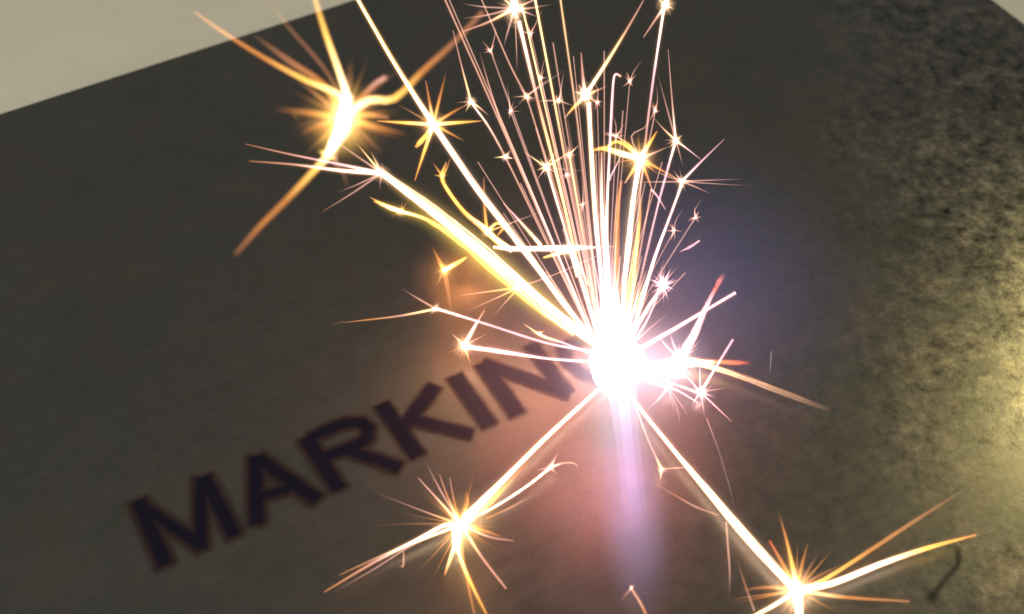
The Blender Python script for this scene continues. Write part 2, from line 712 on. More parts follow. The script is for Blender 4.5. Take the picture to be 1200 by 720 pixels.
def spread(vals, n):
    """Stretch a short list of widths or colours over n points."""
    a = np.array(vals, float)
    if a.ndim == 1:
        a = a[:, None]
    x = np.linspace(0, len(a) - 1, n)
    out = np.array([[np.interp(xx, range(len(a)), a[:, k]) for k in range(a.shape[1])] for xx in x])
    return out


def ray_mesh(parent, pts, widths, cols, delta, name='spark_ray'):
    T = Tubes()
    n = len(pts)
    dl = delta if isinstance(delta, (list, tuple)) else [delta] * n
    p3 = [spot(x, y, d) for (x, y), d in zip(pts, dl)]
    w = spread(widths, n)[:, 0]
    w = np.where(w > 3, 3 + (w - 3) * 0.68, w)
    c = spread(cols, n)
    add_path(T, p3, w, [tuple(k) for k in c], 10, 5)
    return T.build(name, M_SPARK, parent)


def burst(parent, at, delta, r=3, col=W, rays=(), fuzz=14, flen=(5, 16), fcol=SA, fw=1.1, glow=None, stretch=(1, 1, 1)):
    """The star where a spark pops: a hot blob with fine hairs, long rays as sub-parts."""
    T = Tubes()
    c = spot(*at, delta)
    u = px_size(c)
    if r > 0:
        T.ball(c, r * u, col, 0.3, 1, stretch)
        for k_, g_ in ((1.5, 0.22), (2.1, 0.10), (2.9, 0.04)):  # wider dim shells, bloom added round the blob
            T.ball(c, r * u * k_, tuple(np.minimum(np.array(col), 2.2) * g_ * np.array((1, .75, .5))), 0.15, 2, stretch)
    for k in range(int(fuzz * 1.7)):
        th = random.uniform(0, 2 * math.pi)
        ph = random.uniform(-0.9, 0.9)
        l = (flen[0] + (flen[1] * 1.5 - flen[0]) * random.random() ** 2.2) * u
        d = (RIGHT * math.cos(th) + UP * math.sin(th)) * math.cos(ph) + FWD * math.sin(ph)
        e = c + d * l
        if e.z < 0.004:
            e.z = 0.004
        fj = fw * random.uniform(0.5, 1.1)
        vals = [fj * 1.5, fj, 0.2]
        cc = [tuple(np.array(fcol) * 1.6), fcol, NO]
        add_path(T, [c, c + (e - c) * 0.45, e], vals, cc, 6, 4)
    b = T.build('burst', M_SPARK, parent)
    for ry in rays:
        pts, widths, cols = ry[:3]
        dd = ry[3] if len(ry) > 3 else random.uniform(-0.06, 0.06)
        r0 = math.hypot(at[0] - CORE[0], at[1] - CORE[1])
        dl = []
        full = [at] + list(pts)
        if len(pts) == 2:
            (x0, y0), (x2, y2) = at, pts[1]
            q = ((pts[0][0] - x0) * (x2 - x0) + (pts[0][1] - y0) * (y2 - y0)) / ((x2 - x0) ** 2 + (y2 - y0) ** 2)
            full[1] = (0.3 * pts[0][0] + 0.7 * (x0 + q * (x2 - x0)), 0.3 * pts[0][1] + 0.7 * (y0 + q * (y2 - y0)))
        for i, q in enumerate(full):
            rq = max(30, math.hypot(q[0] - CORE[0], q[1] - CORE[1]))
            # keep the ray near the depth of its burst, leaning by dd towards its tip
            dl.append((delta * r0 / rq) + dd * i / len(pts))
        ray_mesh(b, full, widths, cols, dl)
    if glow:
        for (gx, gy, gr, gc, gs) in glow:
            gp = spot(gx, gy, delta)
            glow_ball('glow', gp, gr * px_size(gp), gc, gs, 2.2, parent)
    return b


def spark(label, pts, widths, cols, delta=0.0, group=None, n=22, sleeve=None, jitter=0.12):
    """One flying spark: Empty at the end nearest the flash, its trail a part."""
    p3 = [spot(x, y, delta) for x, y in pts]
    o = thing('spark', p3[0], label, 'spark', group)
    T = Tubes()
    w = spread(widths, len(pts))[:, 0]
    c = [tuple(k) for k in spread(cols, len(pts))]
    thick = max(w) >= 4.2
    add_path(T, p3, w * (0.72 if thick else 1.0), c, max(n, 34), 6, jitter)
    if thick:
        for k in range(4):                              # frayed strands of the same burning metal
            q3, qw = [], []
            side = random.uniform(-0.55, 0.55)
            for i, q in enumerate(p3):
                d = (p3[min(i + 1, len(p3) - 1)] - p3[max(i - 1, 0)]).normalized()
                nrm = d.cross(FWD).normalized()
                q3.append(q + nrm * (side + random.uniform(-0.22, 0.22)) * w[i] * px_size(q) + FWD * random.uniform(-1, 1) * w[i] * px_size(q) * 0.3)
                qw.append(w[i] * random.uniform(0.12, 0.34))
            cc = [tuple(np.array(k_) * random.uniform(0.35, 0.9) * np.array((1, .85, .7))) for k_ in c]
            add_path(T, q3, qw, cc, max(n, 34), 5, 0.3)
    T.build('trail', M_SPARK, o)
    if sleeve:
        for (sw, sc, ss) in sleeve:
            sws = spread(sw, len(pts))[:, 0]
            for gk, gs in ((0.75, 0.35), (1.1, 0.25), (1.5, 0.14), (2.0, 0.07)):
                glow_tube('glow_sleeve', p3, [max(0.4, a) * gk * 0.5 * px_size(q) for a, q in zip(sws, p3)], sc, ss * gs, o)
    return o


WARM = (1.0, 0.52, 0.10)
GOLD = (1.0, 0.72, 0.16)
PINK = (1.0, 0.62, 0.80)
ORDS = ('leftmost', 'second', 'third', 'fourth', 'fifth', 'sixth', 'seventh', 'eighth', 'ninth', 'tenth', 'eleventh', 'twelfth', 'thirteenth', 'fourteenth',
        'fifteenth', 'sixteenth', 'seventeenth', 'eighteenth', 'nineteenth', 'twentieth', 'twenty first', 'twenty second', 'twenty third', 'rightmost')
HAIR = ['%s of 24 hair thin fading sparks, counted by tip from the left' % q for q in ORDS]
ORD = ('first', 'second', 'third', 'fourth', 'fifth', 'sixth', 'seventh', 'eighth')
G_FAN = 'thin sparks of the upright fan'

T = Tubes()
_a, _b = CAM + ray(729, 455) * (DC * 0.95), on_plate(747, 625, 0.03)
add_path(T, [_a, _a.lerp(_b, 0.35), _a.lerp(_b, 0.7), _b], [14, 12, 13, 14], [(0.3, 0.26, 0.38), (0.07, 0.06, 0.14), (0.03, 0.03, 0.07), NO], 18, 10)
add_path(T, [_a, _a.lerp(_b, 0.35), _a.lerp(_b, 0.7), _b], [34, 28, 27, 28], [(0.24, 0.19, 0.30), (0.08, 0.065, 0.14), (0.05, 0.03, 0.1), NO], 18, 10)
T.build('smear_tail_glow', M_SPARK, flash)  # added glow along the smear below the core, no real plasma

# --- thick trail to the upper left
s = spark('thickest white and gold spark running up left from the flash', [(700, 405), (640, 358), (560, 290), (500, 243), (447, 203)],
          [9, 11, 11, 11, 7], [WP, W, W, W, W], -0.10, sleeve=[([14, 20, 20, 16, 8], GOLD, 30), ([20, 34, 34, 26, 10], WARM, 5)])
burst(s, (447, 203), -0.10, 4, W, [
    ([(400, 200), (345, 193), (292, 189)], [6, 4, 2, 1], [W, W, SA, BR]),
    ([(395, 192), (340, 181), (288, 169)], [4, 2.5, 1.6, 0.8], [W, PK, SA, BR]),
    ([(418, 168)], [3, 0.6], [YW, BR]), ([(435, 178)], [2.5, 0.5], [YW, BR]),
    ([(415, 228), (378, 248)], [2.5, 1.6, 0.5], [SA, SD, BR]), ([(420, 218), (395, 226)], [2, 1.4, 0.5], [SA, SD, NO]),
    ([(402, 172), (385, 160)], [2, 1.5, 1], [SA, SD, NO]),
], fuzz=16, flen=(8, 24), fcol=SD)
burst(s, (608, 337), -0.10, 0, W, [
    ([(560, 343), (530, 348)], [3, 1.6, 0.6], [YE, SD, NO]), ([(578, 352), (540, 368)], [2.5, 1.5, 0.6], [YE, SD, NO]),
    ([(590, 356), (577, 372)], [2, 1.3, 0.6], [YE, SD, NO]), ([(650, 322), (700, 300), (722, 288)], [2, 1.2, 0.9, 0.4], [SA, SA, SD, NO]),
], fuzz=8, flen=(8, 30), fcol=SD)

s = spark('broad yellow reflection streak along the lower side of the thickest spark', [(672, 392), (630, 362), (585, 325), (540, 285), (500, 258), (462, 246), (438, 236)],  # added glowing trail in place of that spark's reflection on the plate
          [3, 6, 8, 7, 5, 6, 1.5], [YW, YE, YE, YE, YE, YW, OR], -0.06, jitter=0.25,
          sleeve=[([8, 17, 24, 22, 14, 13, 4], (1.0, 0.74, 0.10), 17)])
burst(s, (470, 248), -0.06, 2.5, YW, [([(448, 241), (433, 231)], [5, 3, 0.6], [YW, YE, BR])], fuzz=8, flen=(6, 16), fcol=OR)

s = spark('small gold kite shaped spark under the thickest spark', [(546, 302), (535, 309), (522, 316)], [2, 4, 6], [YE, YE, YW], -0.05)
burst(s, (521, 317), -0.05, 3.2, YW, [
    ([(514, 305), (506, 288)], [6, 4, 1], [YE, OR, NO]), ([(530, 309), (548, 301)], [4, 3, 1], [YW, YE, OR]),
    ([(523, 335), (530, 370)], [7, 6, 2], [OR, BR, NO]), ([(515, 325), (510, 338)], [4, 3, 1], [OR, BR, NO]),
], fuzz=6, flen=(5, 14), fcol=OR, glow=[(521, 316, 26, WARM, 22)])
glow_ball('amber_glow', spot(545, 335, -0.04), 78 * u0, (1.0, 0.34, 0.09), 11, 1.6, s, (0.9, 0.8, 1.1), (0, 0, 0), 0.5, 34)  # added orange glow volume, stands for light on plate and smoke

# --- the big orange star at the upper left
s = spark('largest blurred golden starburst near the pale table edge', [(384, 182), (392, 166), (400, 150), (404, 135), (408, 112)],
          [7, 15, 19, 16, 10], [YW, W, W, W, W], 0.0 - 0.24, sleeve=[([12, 28, 34, 28, 16], GOLD, 26), ([20, 48, 60, 50, 28], WARM, 6)])
B0 = -0.24
burst(s, (403, 138), B0, 9, W, [
    ([(406, 112), (398, 85), (382, 40), (366, -12)], [10, 11, 8, 7, 5], [W, W, YW, YE, OR]),
    ([(398, 112), (360, 95), (310, 68), (262, 38), (228, 14)], [8, 8, 7, 6, 4, 2], [YW, YW, YE, OR, OR, BR]),
    ([(380, 100), (340, 72), (296, 40)], [7, 9, 9, 4], [YE, OR, BR, NO]),
    ([(392, 100), (372, 70), (335, 28), (312, -6)], [3, 3, 3, 2, 1], [YE, BR, BR, BR, NO]),
    ([(432, 118), (462, 116), (495, 84), (530, 52), (566, 14)], [10, 10, 9, 8, 7, 5], [W, YW, YE, OR, BR, BR]),
    ([(425, 112), (440, 98), (452, 91)], [4, 4, 5, 6], [OR, OR, SA, SA]),
    ([(385, 180), (368, 200), (335, 235), (305, 265), (276, 298)], [9, 10, 8, 7, 5, 2], [W, YW, YE, OR, OR, BR]),
    ([(362, 131), (322, 128)], [8, 7, 2], [YE, OR, NO]),
    ([(372, 146), (350, 158)], [6, 5, 1.5], [YE, OR, NO]), ([(376, 112), (345, 92)], [4, 3, 1], [OR, BR, NO]), ([(430, 104), (470, 80)], [4, 3, 1], [OR, BR, NO]), ([(430, 160), (450, 182)], [4, 3, 1], [OR, BR, NO]),
    ([(390, 150), (368, 158)], [8, 7, 2], [YE, OR, NO]),
    ([(440, 150), (478, 158)], [8, 6, 2], [YE, OR, NO]),
    ([(425, 150), (470, 162)], [6, 5, 2], [YE, OR, NO]),
    ([(412, 100), (411, 68)], [6, 5, 2], [OR, BR, NO]),
    ([(425, 126), (455, 138)], [8, 8, 3], [YE, OR, BR]),
    ([(392, 184), (402, 202), (408, 225)], [3, 3, 2, 1], [YW, SA, BR, NO]),
    ([(384, 140), (340, 150)], [6, 5, 2], [OR, BR, NO]),
], fuzz=34, flen=(20, 70), fcol=(0.5, 0.22, 0.05), fw=2.2, glow=[(401, 142, 62, WARM, 20), (404, 112, 30, GOLD, 16)], stretch=(0.9, 0.9, 1.4))

# --- long spark through the four pointed star
s = spark('long white spark crossing a four pointed gold star left of the fan', [(700, 402), (660, 355), (612, 290), (560, 222), (508, 146), (462, 74), (416, -6)],
          [4.5, 5, 6, 6, 5.5, 4, 3], [WP, W, W, W, W, YW, YW], -0.04, sleeve=[([7, 9, 11, 11, 10, 6, 4], (1.0, 0.6, 0.5), 16)])
burst(s, (508, 146), -0.04, 5, W, [
    ([(475, 144), (442, 142)], [5, 4, 1], [YW, YE, OR]), ([(535, 144), (564, 142)], [5, 4, 1], [YW, YE, OR]),
    ([(497, 175), (486, 212)], [5, 4, 1], [YW, YE, OR]), ([(504, 120), (499, 95)], [5, 3, 1], [YW, OR, BR]),
    ([(515, 115), (523, 84)], [4, 3, 1], [YE, OR, NO]), ([(528, 132), (548, 122)], [4, 3, 1], [YE, OR, NO]),
    ([(500, 158), (492, 167), (487, 173)], [5, 6, 7, 3], [YW, YE, YE, OR]), ([(530, 158), (545, 166)], [4, 2, 1], [YE, OR, NO]),
    ([(485, 133), (465, 122)], [3, 2, 1], [OR, BR, NO]),
], fuzz=14, flen=(10, 24), fcol=OR, fw=1.6, glow=[(506, 147, 26, WARM, 24)])

# --- the curly yellow spark
s = spark('wavy yellow spark curling up beside the four pointed star', [(600, 294), (583, 282), (566, 266), (546, 250), (528, 228), (518, 208), (523, 190)],
          [6, 6, 5, 4.5, 4.5, 4, 1.5], [W, YW, YW, YE, YE, YE, BR], -0.06)
burst(s, (519, 207), -0.06, 1.5, YE, [([(512, 198), (507, 190)], [3, 2, 1], [YE, OR, NO]), ([(508, 205)], [2.5, 1], [YE, NO]), ([(526, 196), (528, 184)], [3, 2, 1], [YE, OR, NO])], fuzz=4, flen=(4, 9), fcol=OR)
burst(s, (571, 272), -0.06, 3.0, YW, [([(565, 240), (567, 208)], [4, 3, 0.8], [YE, OR, BR]), ([(582, 262), (590, 266), (583, 276)], [4, 3.5, 3, 2], [YW, YE, YE, OR]),
                                      ([(585, 285)], [5, 3], [YW, YW]), ([(605, 260), (640, 246)], [2.2, 1.4, 0.5], [YE, SD, NO])], fuzz=8, flen=(5, 14), fcol=OR)

# --- the bright level spark
s = spark('bright level spark lying across the left side of the fan', [(700, 290), (672, 291), (640, 292), (600, 292), (578, 290)],
          [2, 6.5, 7, 6, 3], [SA, W, W, W, YW], -0.05)
burst(s, (668, 293), -0.05, 4.5, W, [([(685, 291), (722, 289)], [4, 2, 0.8], [YW, SA, SD]), ([(654, 297), (637, 302)], [7, 5, 2], [YW, YW, YE]), ([(672, 305), (676, 325)], [5, 4, 2], [W, W, YW]),
                                     ([(680, 310), (690, 335)], [4, 3, 2], [W, YW, SA])], fuzz=14, flen=(6, 18), fcol=SA)
s = spark('short pale spark slanting down onto the bright level spark', [(634, 288), (622, 274), (606, 256), (590, 238)], [4, 3, 2, 0.8], [W, YW, PK, SD], -0.03)

# --- the fan of thin straight sparks

def fan_spark(label, tip, w, col, delta=0.0, tipcol=None, mid=None, grp=None):
    x, y = tip
    base = (708 + (x - 690) * 0.03, 418)
    pts = [base] + ([mid] if mid else []) + [tip]
    if len(pts) == 2:
        m_ = ((base[0] + x) / 2, (base[1] + y) / 2)
        pts = [base, (base[0] * .75 + x * .25, base[1] * .75 + y * .25), m_, tip]
    return spark(label, pts, [w * 0.55, w * 0.8, w * 0.95, w * 0.9], [tuple(np.array(col) * 1.2), col, col, tipcol or col], delta, grp, 16)


s = fan_spark('thin spark reaching the frame top as the fan left edge, doubled line', (519, -6), 2.2, SA, -0.02, SA, (598, 172))
ray_mesh(s, [(700, 408), (600, 170), (524, -6)], [2, 1.6, 1.4], [WP, SA, SD], -0.015, 'twin_trail')
s = fan_spark('thin white spark with two tiny stars between the long spark and the fan', (552, 119), 2.4, SA, 0.0, W, (592, 184))
burst(s, (552, 119), 0.0, 2.6, W, [([(540, 78), (531, 36)], [2.4, 1.6, 0.8], [YW, SA, SD]), ([(545, 132)], [2, .6], [YW, NO]), ([(566, 128), (574, 137)], [2.4, 1.5, .5], [YW, SA, NO]), ([(545, 108)], [2, .6], [SA, NO])], fuzz=12, flen=(5, 13))
burst(s, (592, 184), 0.0, 2.0, W, [([(578, 185)], [2, .6], [YW, NO]), ([(600, 186)], [2.5, 1], [W, SA])], fuzz=10, flen=(4, 10))
s = fan_spark('thin salmon spark just left of the doubled tiny stars', (586, 140), 2.3, SA, 0.02, SA)
ray_mesh(s, [(586, 140), (573, 100), (562, 60)], [2, 1.6, 0.8], [SA, SA, NO], 0.02, 'faint_tip')
s = fan_spark('thin pink spark bending at a tiny star high in the fan', (617, 113), 1.9, SA, 0.03, SA, (660, 252))
burst(s, (617, 113), 0.03, 2.0, YW, [([(592, 75), (562, -6)], [2.2, 1.8, 1.4], [SA, SA, SA]), ([(632, 100), (644, 92)], [2, 1.5, .6], [SA, SA, NO]), ([(640, 98), (664, 80)], [1.4, 1, .4], [SD, SD, NO]), ([(606, 124)], [1.6, .5], [SA, NO])], fuzz=12, flen=(5, 14))
s = spark('straight spark hanging below the brightest top star', [(706, 415), (680, 320), (655, 215), (630, 118), (608, 25)], [4, 3, 3, 3, 4], [WP, SA, YW, SA, W], -0.01)
burst(s, (603, 10), -0.01, 6, W, [
    ([(575, 30), (543, 37)], [4, 2.5, .8], [YW, SA, SD]), ([(570, 22), (540, 22)], [2.5, 2, .6], [SA, SD, NO]), ([(594, 38), (590, 56)], [3, 2, .6], [SA, SD, NO]),
    ([(606, 55), (606, 86)], [2, 1.4, .5], [SA, SD, NO]), ([(590, 0), (582, -10)], [3, 2, 1], [YW, SA, SD]), ([(620, 14), (648, 5)], [3, 2, .6], [YW, SA, NO]), ([(618, 15), (630, 20)], [3, 2, .6], [YW, SA, NO]),
    ([(602, -4), (600, -14)], [9, 8, 6], [W, W, W]), ([(618, 3), (640, -6)], [3, 2, 1], [YW, SA, SA]), ([(565, 12), (540, 4)], [2, 1.6, .6], [SD, SD, NO]),
], fuzz=20, flen=(8, 26), fcol=SA, glow=[(603, 8, 26, (1, .7, .4), 22)], stretch=(.8, .8, 1.6))
s = fan_spark('thin salmon spark right beside the brightest top star spark', (612, 8), 2.0, SA, 0.0, YW)
s = fan_spark('straight spark with a feathered tiny star at mid height in the fan', (640, 195), 2.4, SA, -0.02, W)
burst(s, (640, 196), -0.02, 2.6, W, [([(622, 183), (612, 177)], [2, 1.5, .5], [YW, SA, NO]), ([(628, 200)], [2, .5], [YW, NO]), ([(660, 186), (672, 174)], [2.2, 1.6, .6], [YW, SA, NO]), ([(648, 184), (655, 172)], [2, 1.4, .5], [YW, SA, NO]),
                                      ([(632, 185)], [2, .6], [YW, NO]), ([(655, 200), (692, 201)], [1.4, 1.0, .6], [SD, SD, NO])], fuzz=22, flen=(5, 18))
s = fan_spark('long straight spark ending beneath the frame top right of the top star', (626, -6), 2.6, SA, 0.01, YW)
burst(s, (655, 118), 0.01, 1.8, W, [([(640, 117), (630, 119)], [2, 1.5, .6], [SA, SA, NO]), ([(659, 100), (661, 82)], [1.8, 1.2, .5], [SA, SD, NO]), ([(664, 122), (672, 124)], [1.8, 1.2, .5], [SA, SD, NO])], fuzz=8, flen=(4, 10))
s = fan_spark('thin spark with a small forked star below the feathered star', (667, 182), 1.8, SA, 0.03, YW)
burst(s, (667, 182), 0.03, 2.0, YW, [([(655, 188)], [1.8, .5], [SA, NO]), ([(674, 173), (681, 168)], [1.8, 1.2, .5], [YW, SA, NO]), ([(664, 168)], [1.8, .5], [SA, NO])], fuzz=10, flen=(4, 11))
s = fan_spark('long golden spark reaching the frame top in the middle of the fan', (656, -6), 2.4, SA, 0.02, (1.1, .75, .35), (680, 170))
s = fan_spark('faint thin spark behind the middle of the fan', (652, 112), 1.5, SD, 0.08, SD)
for k, (tx, ty) in enumerate(((643, 150), (654, 240), (662, 120), (672, 230), (676, 150), (681, 205))):
    fan_spark(ORD[k] + ' from the left of six faint straight sparks crowded in mid fan', (tx, ty), random.uniform(1.3, 2.0), SD if k % 2 else SA, random.uniform(-0.1, 0.1), NO, grp=G_FAN)
for k, (tx, ty) in enumerate(((628, 312), (640, 318), (648, 300), (655, 345), (660, 268), (664, 320), (674, 300), (690, 310))):
    fan_spark(ORD[k] + ' from the left of eight short faint sparks low left in the fan', (tx, ty), random.uniform(1.5, 2.4), SA, random.uniform(-0.1, 0.1), SD, grp='short sparks low left in the fan')
for k, (tx, ty) in enumerate(((742, 292), (748, 330), (752, 300), (757, 318), (760, 345), (768, 300))):
    spark(ORD[k] + ' from the left of six short golden sparks low right in the fan', [(726, 412), ((726 + tx) / 2, (412 + ty) / 2), (tx, ty)], [2.4, 2, .8], [WP, (1.6, 1.1, .5), SD], random.uniform(-0.1, 0.1), 'short sparks low right in the fan', 12)
for k, (tx, ty) in enumerate(((692, 285), (700, 300), (703, 250), (706, 270), (722, 282), (727, 300))):
    spark(ORD[k] + ' from the left of six short blurred white sparks above the flash', [(716, 410), ((716 + tx) / 2, (410 + ty) / 2), (tx, ty)], [3, 2.4, 1], [WP, PK, SA], random.uniform(-0.08, 0.08), 'short sparks over the flash', 12)

hair = sorted([(575, 60), (598, 130), (622, 40), (634, 92), (648, 50), (672, 66), (700, 120), (708, 60), (730, 130), (738, 96), (768, 130), (815, 255),
               (560, 190), (610, 215), (628, 150), (664, 205), (683, 240), (698, 180), (722, 160), (756, 215), (776, 190), (790, 270), (803, 320), (590, 250)])
for k, (tx, ty) in enumerate(hair):
    o = fan_spark(HAIR[k], (tx, ty), random.uniform(1.0, 1.6), SD if k % 2 else tuple(np.array(SA) * 0.9), random.uniform(-0.06, 0.08), SD, grp='hair thin sparks of the fan')
    if k % 2:
        burst(o, (tx, ty), 0.0, random.uniform(0.9, 1.6), SA, [([(tx + random.uniform(-9, 9), ty - random.uniform(10, 18)), (tx + random.uniform(-16, 16), ty - random.uniform(22, 34))], [1.4, 1.0, .4], [SA, SD, NO])], fuzz=9, flen=(4, 14))

# --- thick uprights
s = spark('thick white upright spark topped by the six pointed star', [(712, 412), (705, 330), (699, 262), (694, 190), (690, 120)], [3.5, 4.5, 5, 5, 5], [WP, WP, W, YW, W], -0.03,
          sleeve=[([11, 12, 10, 9, 7], (1.0, .6, .75), 14)])
burst(s, (686, 112), -0.03, 5, W, [
    ([(710, 75), (734, 36), (754, 1)], [5, 3.5, 2.4, 1], [W, YW, SA, SD]), ([(682, 90), (681, 62)], [5, 3, .8], [W, SA, SD]), ([(672, 124), (662, 138)], [5, 3, 1], [YW, YE, SD]),
    ([(700, 106), (712, 101)], [3.5, 2, .6], [YW, SA, NO]), ([(674, 108)], [3, .8], [YW, SD]), ([(694, 118), (704, 120)], [3, 1.6, .5], [YW, SA, NO]), ([(678, 100)], [3, .8], [YW, SD]),
], fuzz=18, flen=(8, 18), fcol=SA, fw=1.4, glow=[(685, 115, 20, WARM, 20)])
s = spark('pale upright spark with a hooked tip in the middle', [(714, 412), (713, 330), (711, 260), (714, 180), (717, 120), (719, 93), (722, 87), (728, 90)],
          [3, 4, 4.2, 3.2, 3, 2.6, 3, 2.5], [WP, WP, W, PK, PK, PK, PK, SA], -0.02)
ray_mesh(s, [(715, 345), (706, 250), (705, 178)], [6, 4, 1.5], [W, W, SA], -0.02, 'side_trail')
burst(s, (714, 210), -0.02, 1.0, W, [([(722, 196), (728, 182)], [2.5, 1.6, .6], [PK, PK, SD])], fuzz=0)

# --- ragged golden star
s = spark('thick white spark rising to the ragged golden star right of centre', [(727, 412), (731, 340), (736, 285), (742, 235), (749, 190)], [4, 5, 6.5, 7, 7], [WP, W, W, W, W], -0.05,
          sleeve=[([16, 16, 15, 15, 10], (1.0, .7, .4), 18)])
burst(s, (750, 186), -0.05, 6, W, [
    ([(728, 180), (708, 174), (692, 177)], [8, 9, 6, 2], [W, YW, YE, OR]), ([(735, 172), (722, 166), (712, 172)], [4, 3.5, 3, 3], [YW, YE, YE, YE]), ([(742, 168), (728, 164)], [3.5, 3, 2], [YW, YE, OR]),
    ([(760, 170), (770, 154)], [6, 5, 1], [W, YE, OR]), ([(768, 180), (788, 170)], [3.5, 2, .6], [YW, SA, NO]), ([(775, 200), (798, 212)], [4, 2.4, .8], [YE, OR, SD]), ([(758, 205), (764, 222)], [4, 3, 1], [YE, OR, SD]),
    ([(740, 160), (755, 150), (762, 138)], [2, 1.6, 1.2, .6], [SA, SA, SD, NO]), ([(742, 200), (732, 215)], [5, 4, 1.4], [YW, YE, SD]), ([(757, 196), (768, 200)], [5, 3, 1], [YE, OR, NO]),
], fuzz=34, flen=(8, 36), fcol=OR, fw=1.3, glow=[(748, 185, 34, WARM, 22), (722, 174, 22, GOLD, 16)])
s = spark('blurred golden spark just left of the ragged golden star spark', [(722, 400), (722, 340), (722, 290), (724, 240), (728, 212)], [6, 6, 6, 5, 3], [YE, OR, OR, OR, BR], 0.04)
s = spark('blurred yellow spark just right of the ragged golden star spark', [(728, 408), (740, 340), (746, 290), (750, 255), (751, 228)], [5, 6, 6, 4, 1.5], [YW, YE, YE, OR, NO], 0.03)
s = spark('thin salmon spark with a bent tip below the ragged golden star', [(728, 412), (741, 345), (752, 285), (760, 240), (763, 222)], [2, 2, 1.8, 1.8, 1.5], [WP, SA, SA, SA, SA], 0.0)
ray_mesh(s, [(763, 222), (770, 230), (780, 246)], [2.4, 2, 1], [PK, PK, SD], 0.0, 'bent_tip')
s = spark('thin spark reaching the small star at the top right of the fan', [(730, 410), (740, 350), (749, 240), (757, 160), (766, 90), (778, 10)], [2.2, 2.2, 2, 2.4, 2.4, 3], [WP, SA, SA, SA, PK, W], 0.0)
burst(s, (780, 6), 0.0, 4, W, [([(768, 22), (754, 44)], [3.5, 2.4, .8], [W, SA, SD]), ([(790, 11)], [2.5, .8], [YW, NO]), ([(781, -10)], [5, 4], [W, YW]), ([(770, -2)], [2.5, .8], [YW, SD]), ([(788, -6)], [2.5, .8], [YW, SD])], fuzz=14, flen=(6, 14), glow=[(780, 5, 16, (1, .7, .4), 24)])
s = spark('thin spark ending in the small spiky star right of the ragged one', [(732, 410), (750, 330), (770, 245), (782, 200), (791, 168)], [2.2, 2.2, 2.2, 2.4, 2.8], [WP, SA, PK, PK, W], 0.02)
burst(s, (792, 165), 0.02, 2.8, W, [([(787, 120), (783, 58)], [2.6, 1.6, .6], [W, SA, SD]), ([(782, 128), (770, 84)], [2.2, 1.4, .6], [SA, SD, NO]), ([(776, 152), (764, 136)], [2.2, 1.6, .6], [YW, SA, NO]), ([(806, 174), (821, 187)], [2.2, 1.6, .6], [YW, PK, SD]),
                                    ([(797, 180), (800, 195)], [1.8, 1.2, .5], [SA, SD, NO]), ([(784, 174)], [2, .6], [YW, NO]), ([(800, 158)], [2, .6], [YW, NO])], fuzz=12, flen=(5, 14))
s = spark('pink white spark ending in the small star farthest right in the fan', [(736, 405), (752, 352), (768, 300), (786, 252), (799, 216)], [4.4, 4.2, 4, 3, 2.6], [WP, W, WP, PK, W], 0.02)
burst(s, (799, 213), 0.02, 2.8, W, [([(820, 190), (849, 163)], [3, 2, .6], [W, PK, SD]), ([(830, 211), (874, 210)], [2, 1.3, .5], [SA, SD, NO]), ([(835, 216), (882, 218)], [1.6, 1, .4], [SD, SD, NO]), ([(815, 218), (834, 228)], [2.2, 1.5, .6], [SA, SA, NO]),
                                    ([(770, 213), (730, 214)], [2, 1.4, .5], [SA, SD, NO]), ([(796, 196)], [1.8, .5], [SA, NO]), ([(780, 206), (765, 200)], [2, 1.4, .6], [OR, SD, NO])], fuzz=12, flen=(5, 14))
s = spark('tiny detached pink spark dash floating right of the fan', [(797, 295), (808, 290), (820, 282)], [0.8, 2.6, 1.6], [SD, PK, PK], 0.03)
s = spark('fuzzy spark ball close above the right of the flash', [(735, 405), (755, 368), (776, 336)], [4, 4, 3], [WP, WP, W], 0.0)
burst(s, (777, 334), 0.0, 3, W, [([(786, 322), (794, 312)], [2, 1.4, .5], [PK, SA, NO]), ([(769, 320), (778, 303)], [2, 1.6, .5], [PK, SA, NO]), ([(786, 341)], [2, .5], [PK, NO]), ([(765, 345)], [2, .5], [PK, NO]), ([(780, 350)], [2, .5], [PK, NO]), ([(792, 330)], [2, .5], [PK, NO])], fuzz=46, flen=(7, 20), fcol=PK, fw=1.3)
ray_mesh(s, [(742, 402), (757, 378), (771, 348)], [3, 2.6, 1.4], [WP, PK, PK], 0.0, 'side_trail')
s = spark('faint violet spark hair rising right of the flash', [(745, 400), (765, 382), (788, 364)], [2, 1.4, .5], [PK, SD, NO], 0.0)

# --- right hand cluster
s = spark('straight pink white spark pointing up right from the flash', [(748, 410), (790, 386), (830, 362), (862, 343)], [5, 4.2, 4, 4], [WP, WP, PK, PK], -0.01)
s = spark('pink spark with a blurred red tip leaning up right', [(796, 420), (812, 392), (828, 358), (838, 338)], [8, 8, 6, 4], [WP, WP, PK, RD], -0.02)
ray_mesh(s, [(838, 340), (843, 330), (849, 321)], [4, 7, 4], [RD, (0.7, .22, .16), NO], -0.02, 'red_tip')
s = spark('level spark fading to a red tip right of the flash', [(780, 428), (812, 426), (840, 424), (862, 425), (880, 425)], [8, 8, 6, 7, 4], [WP, W, OR, RD, NO], -0.02)
s = spark('dim brown spark streak trailing down to the right', [(786, 426), (822, 428), (868, 442), (915, 460), (975, 482)], [6, 6, 6, 6, 4], [WP, YW, (0.7, .42, .25), (0.34, .2, .12), NO], 0.0)
s = spark('white spark knot sprouting hairs just right of the flash', [(752, 430), (775, 426), (800, 420)], [12, 10, 8], [WP, WP, W], -0.01)
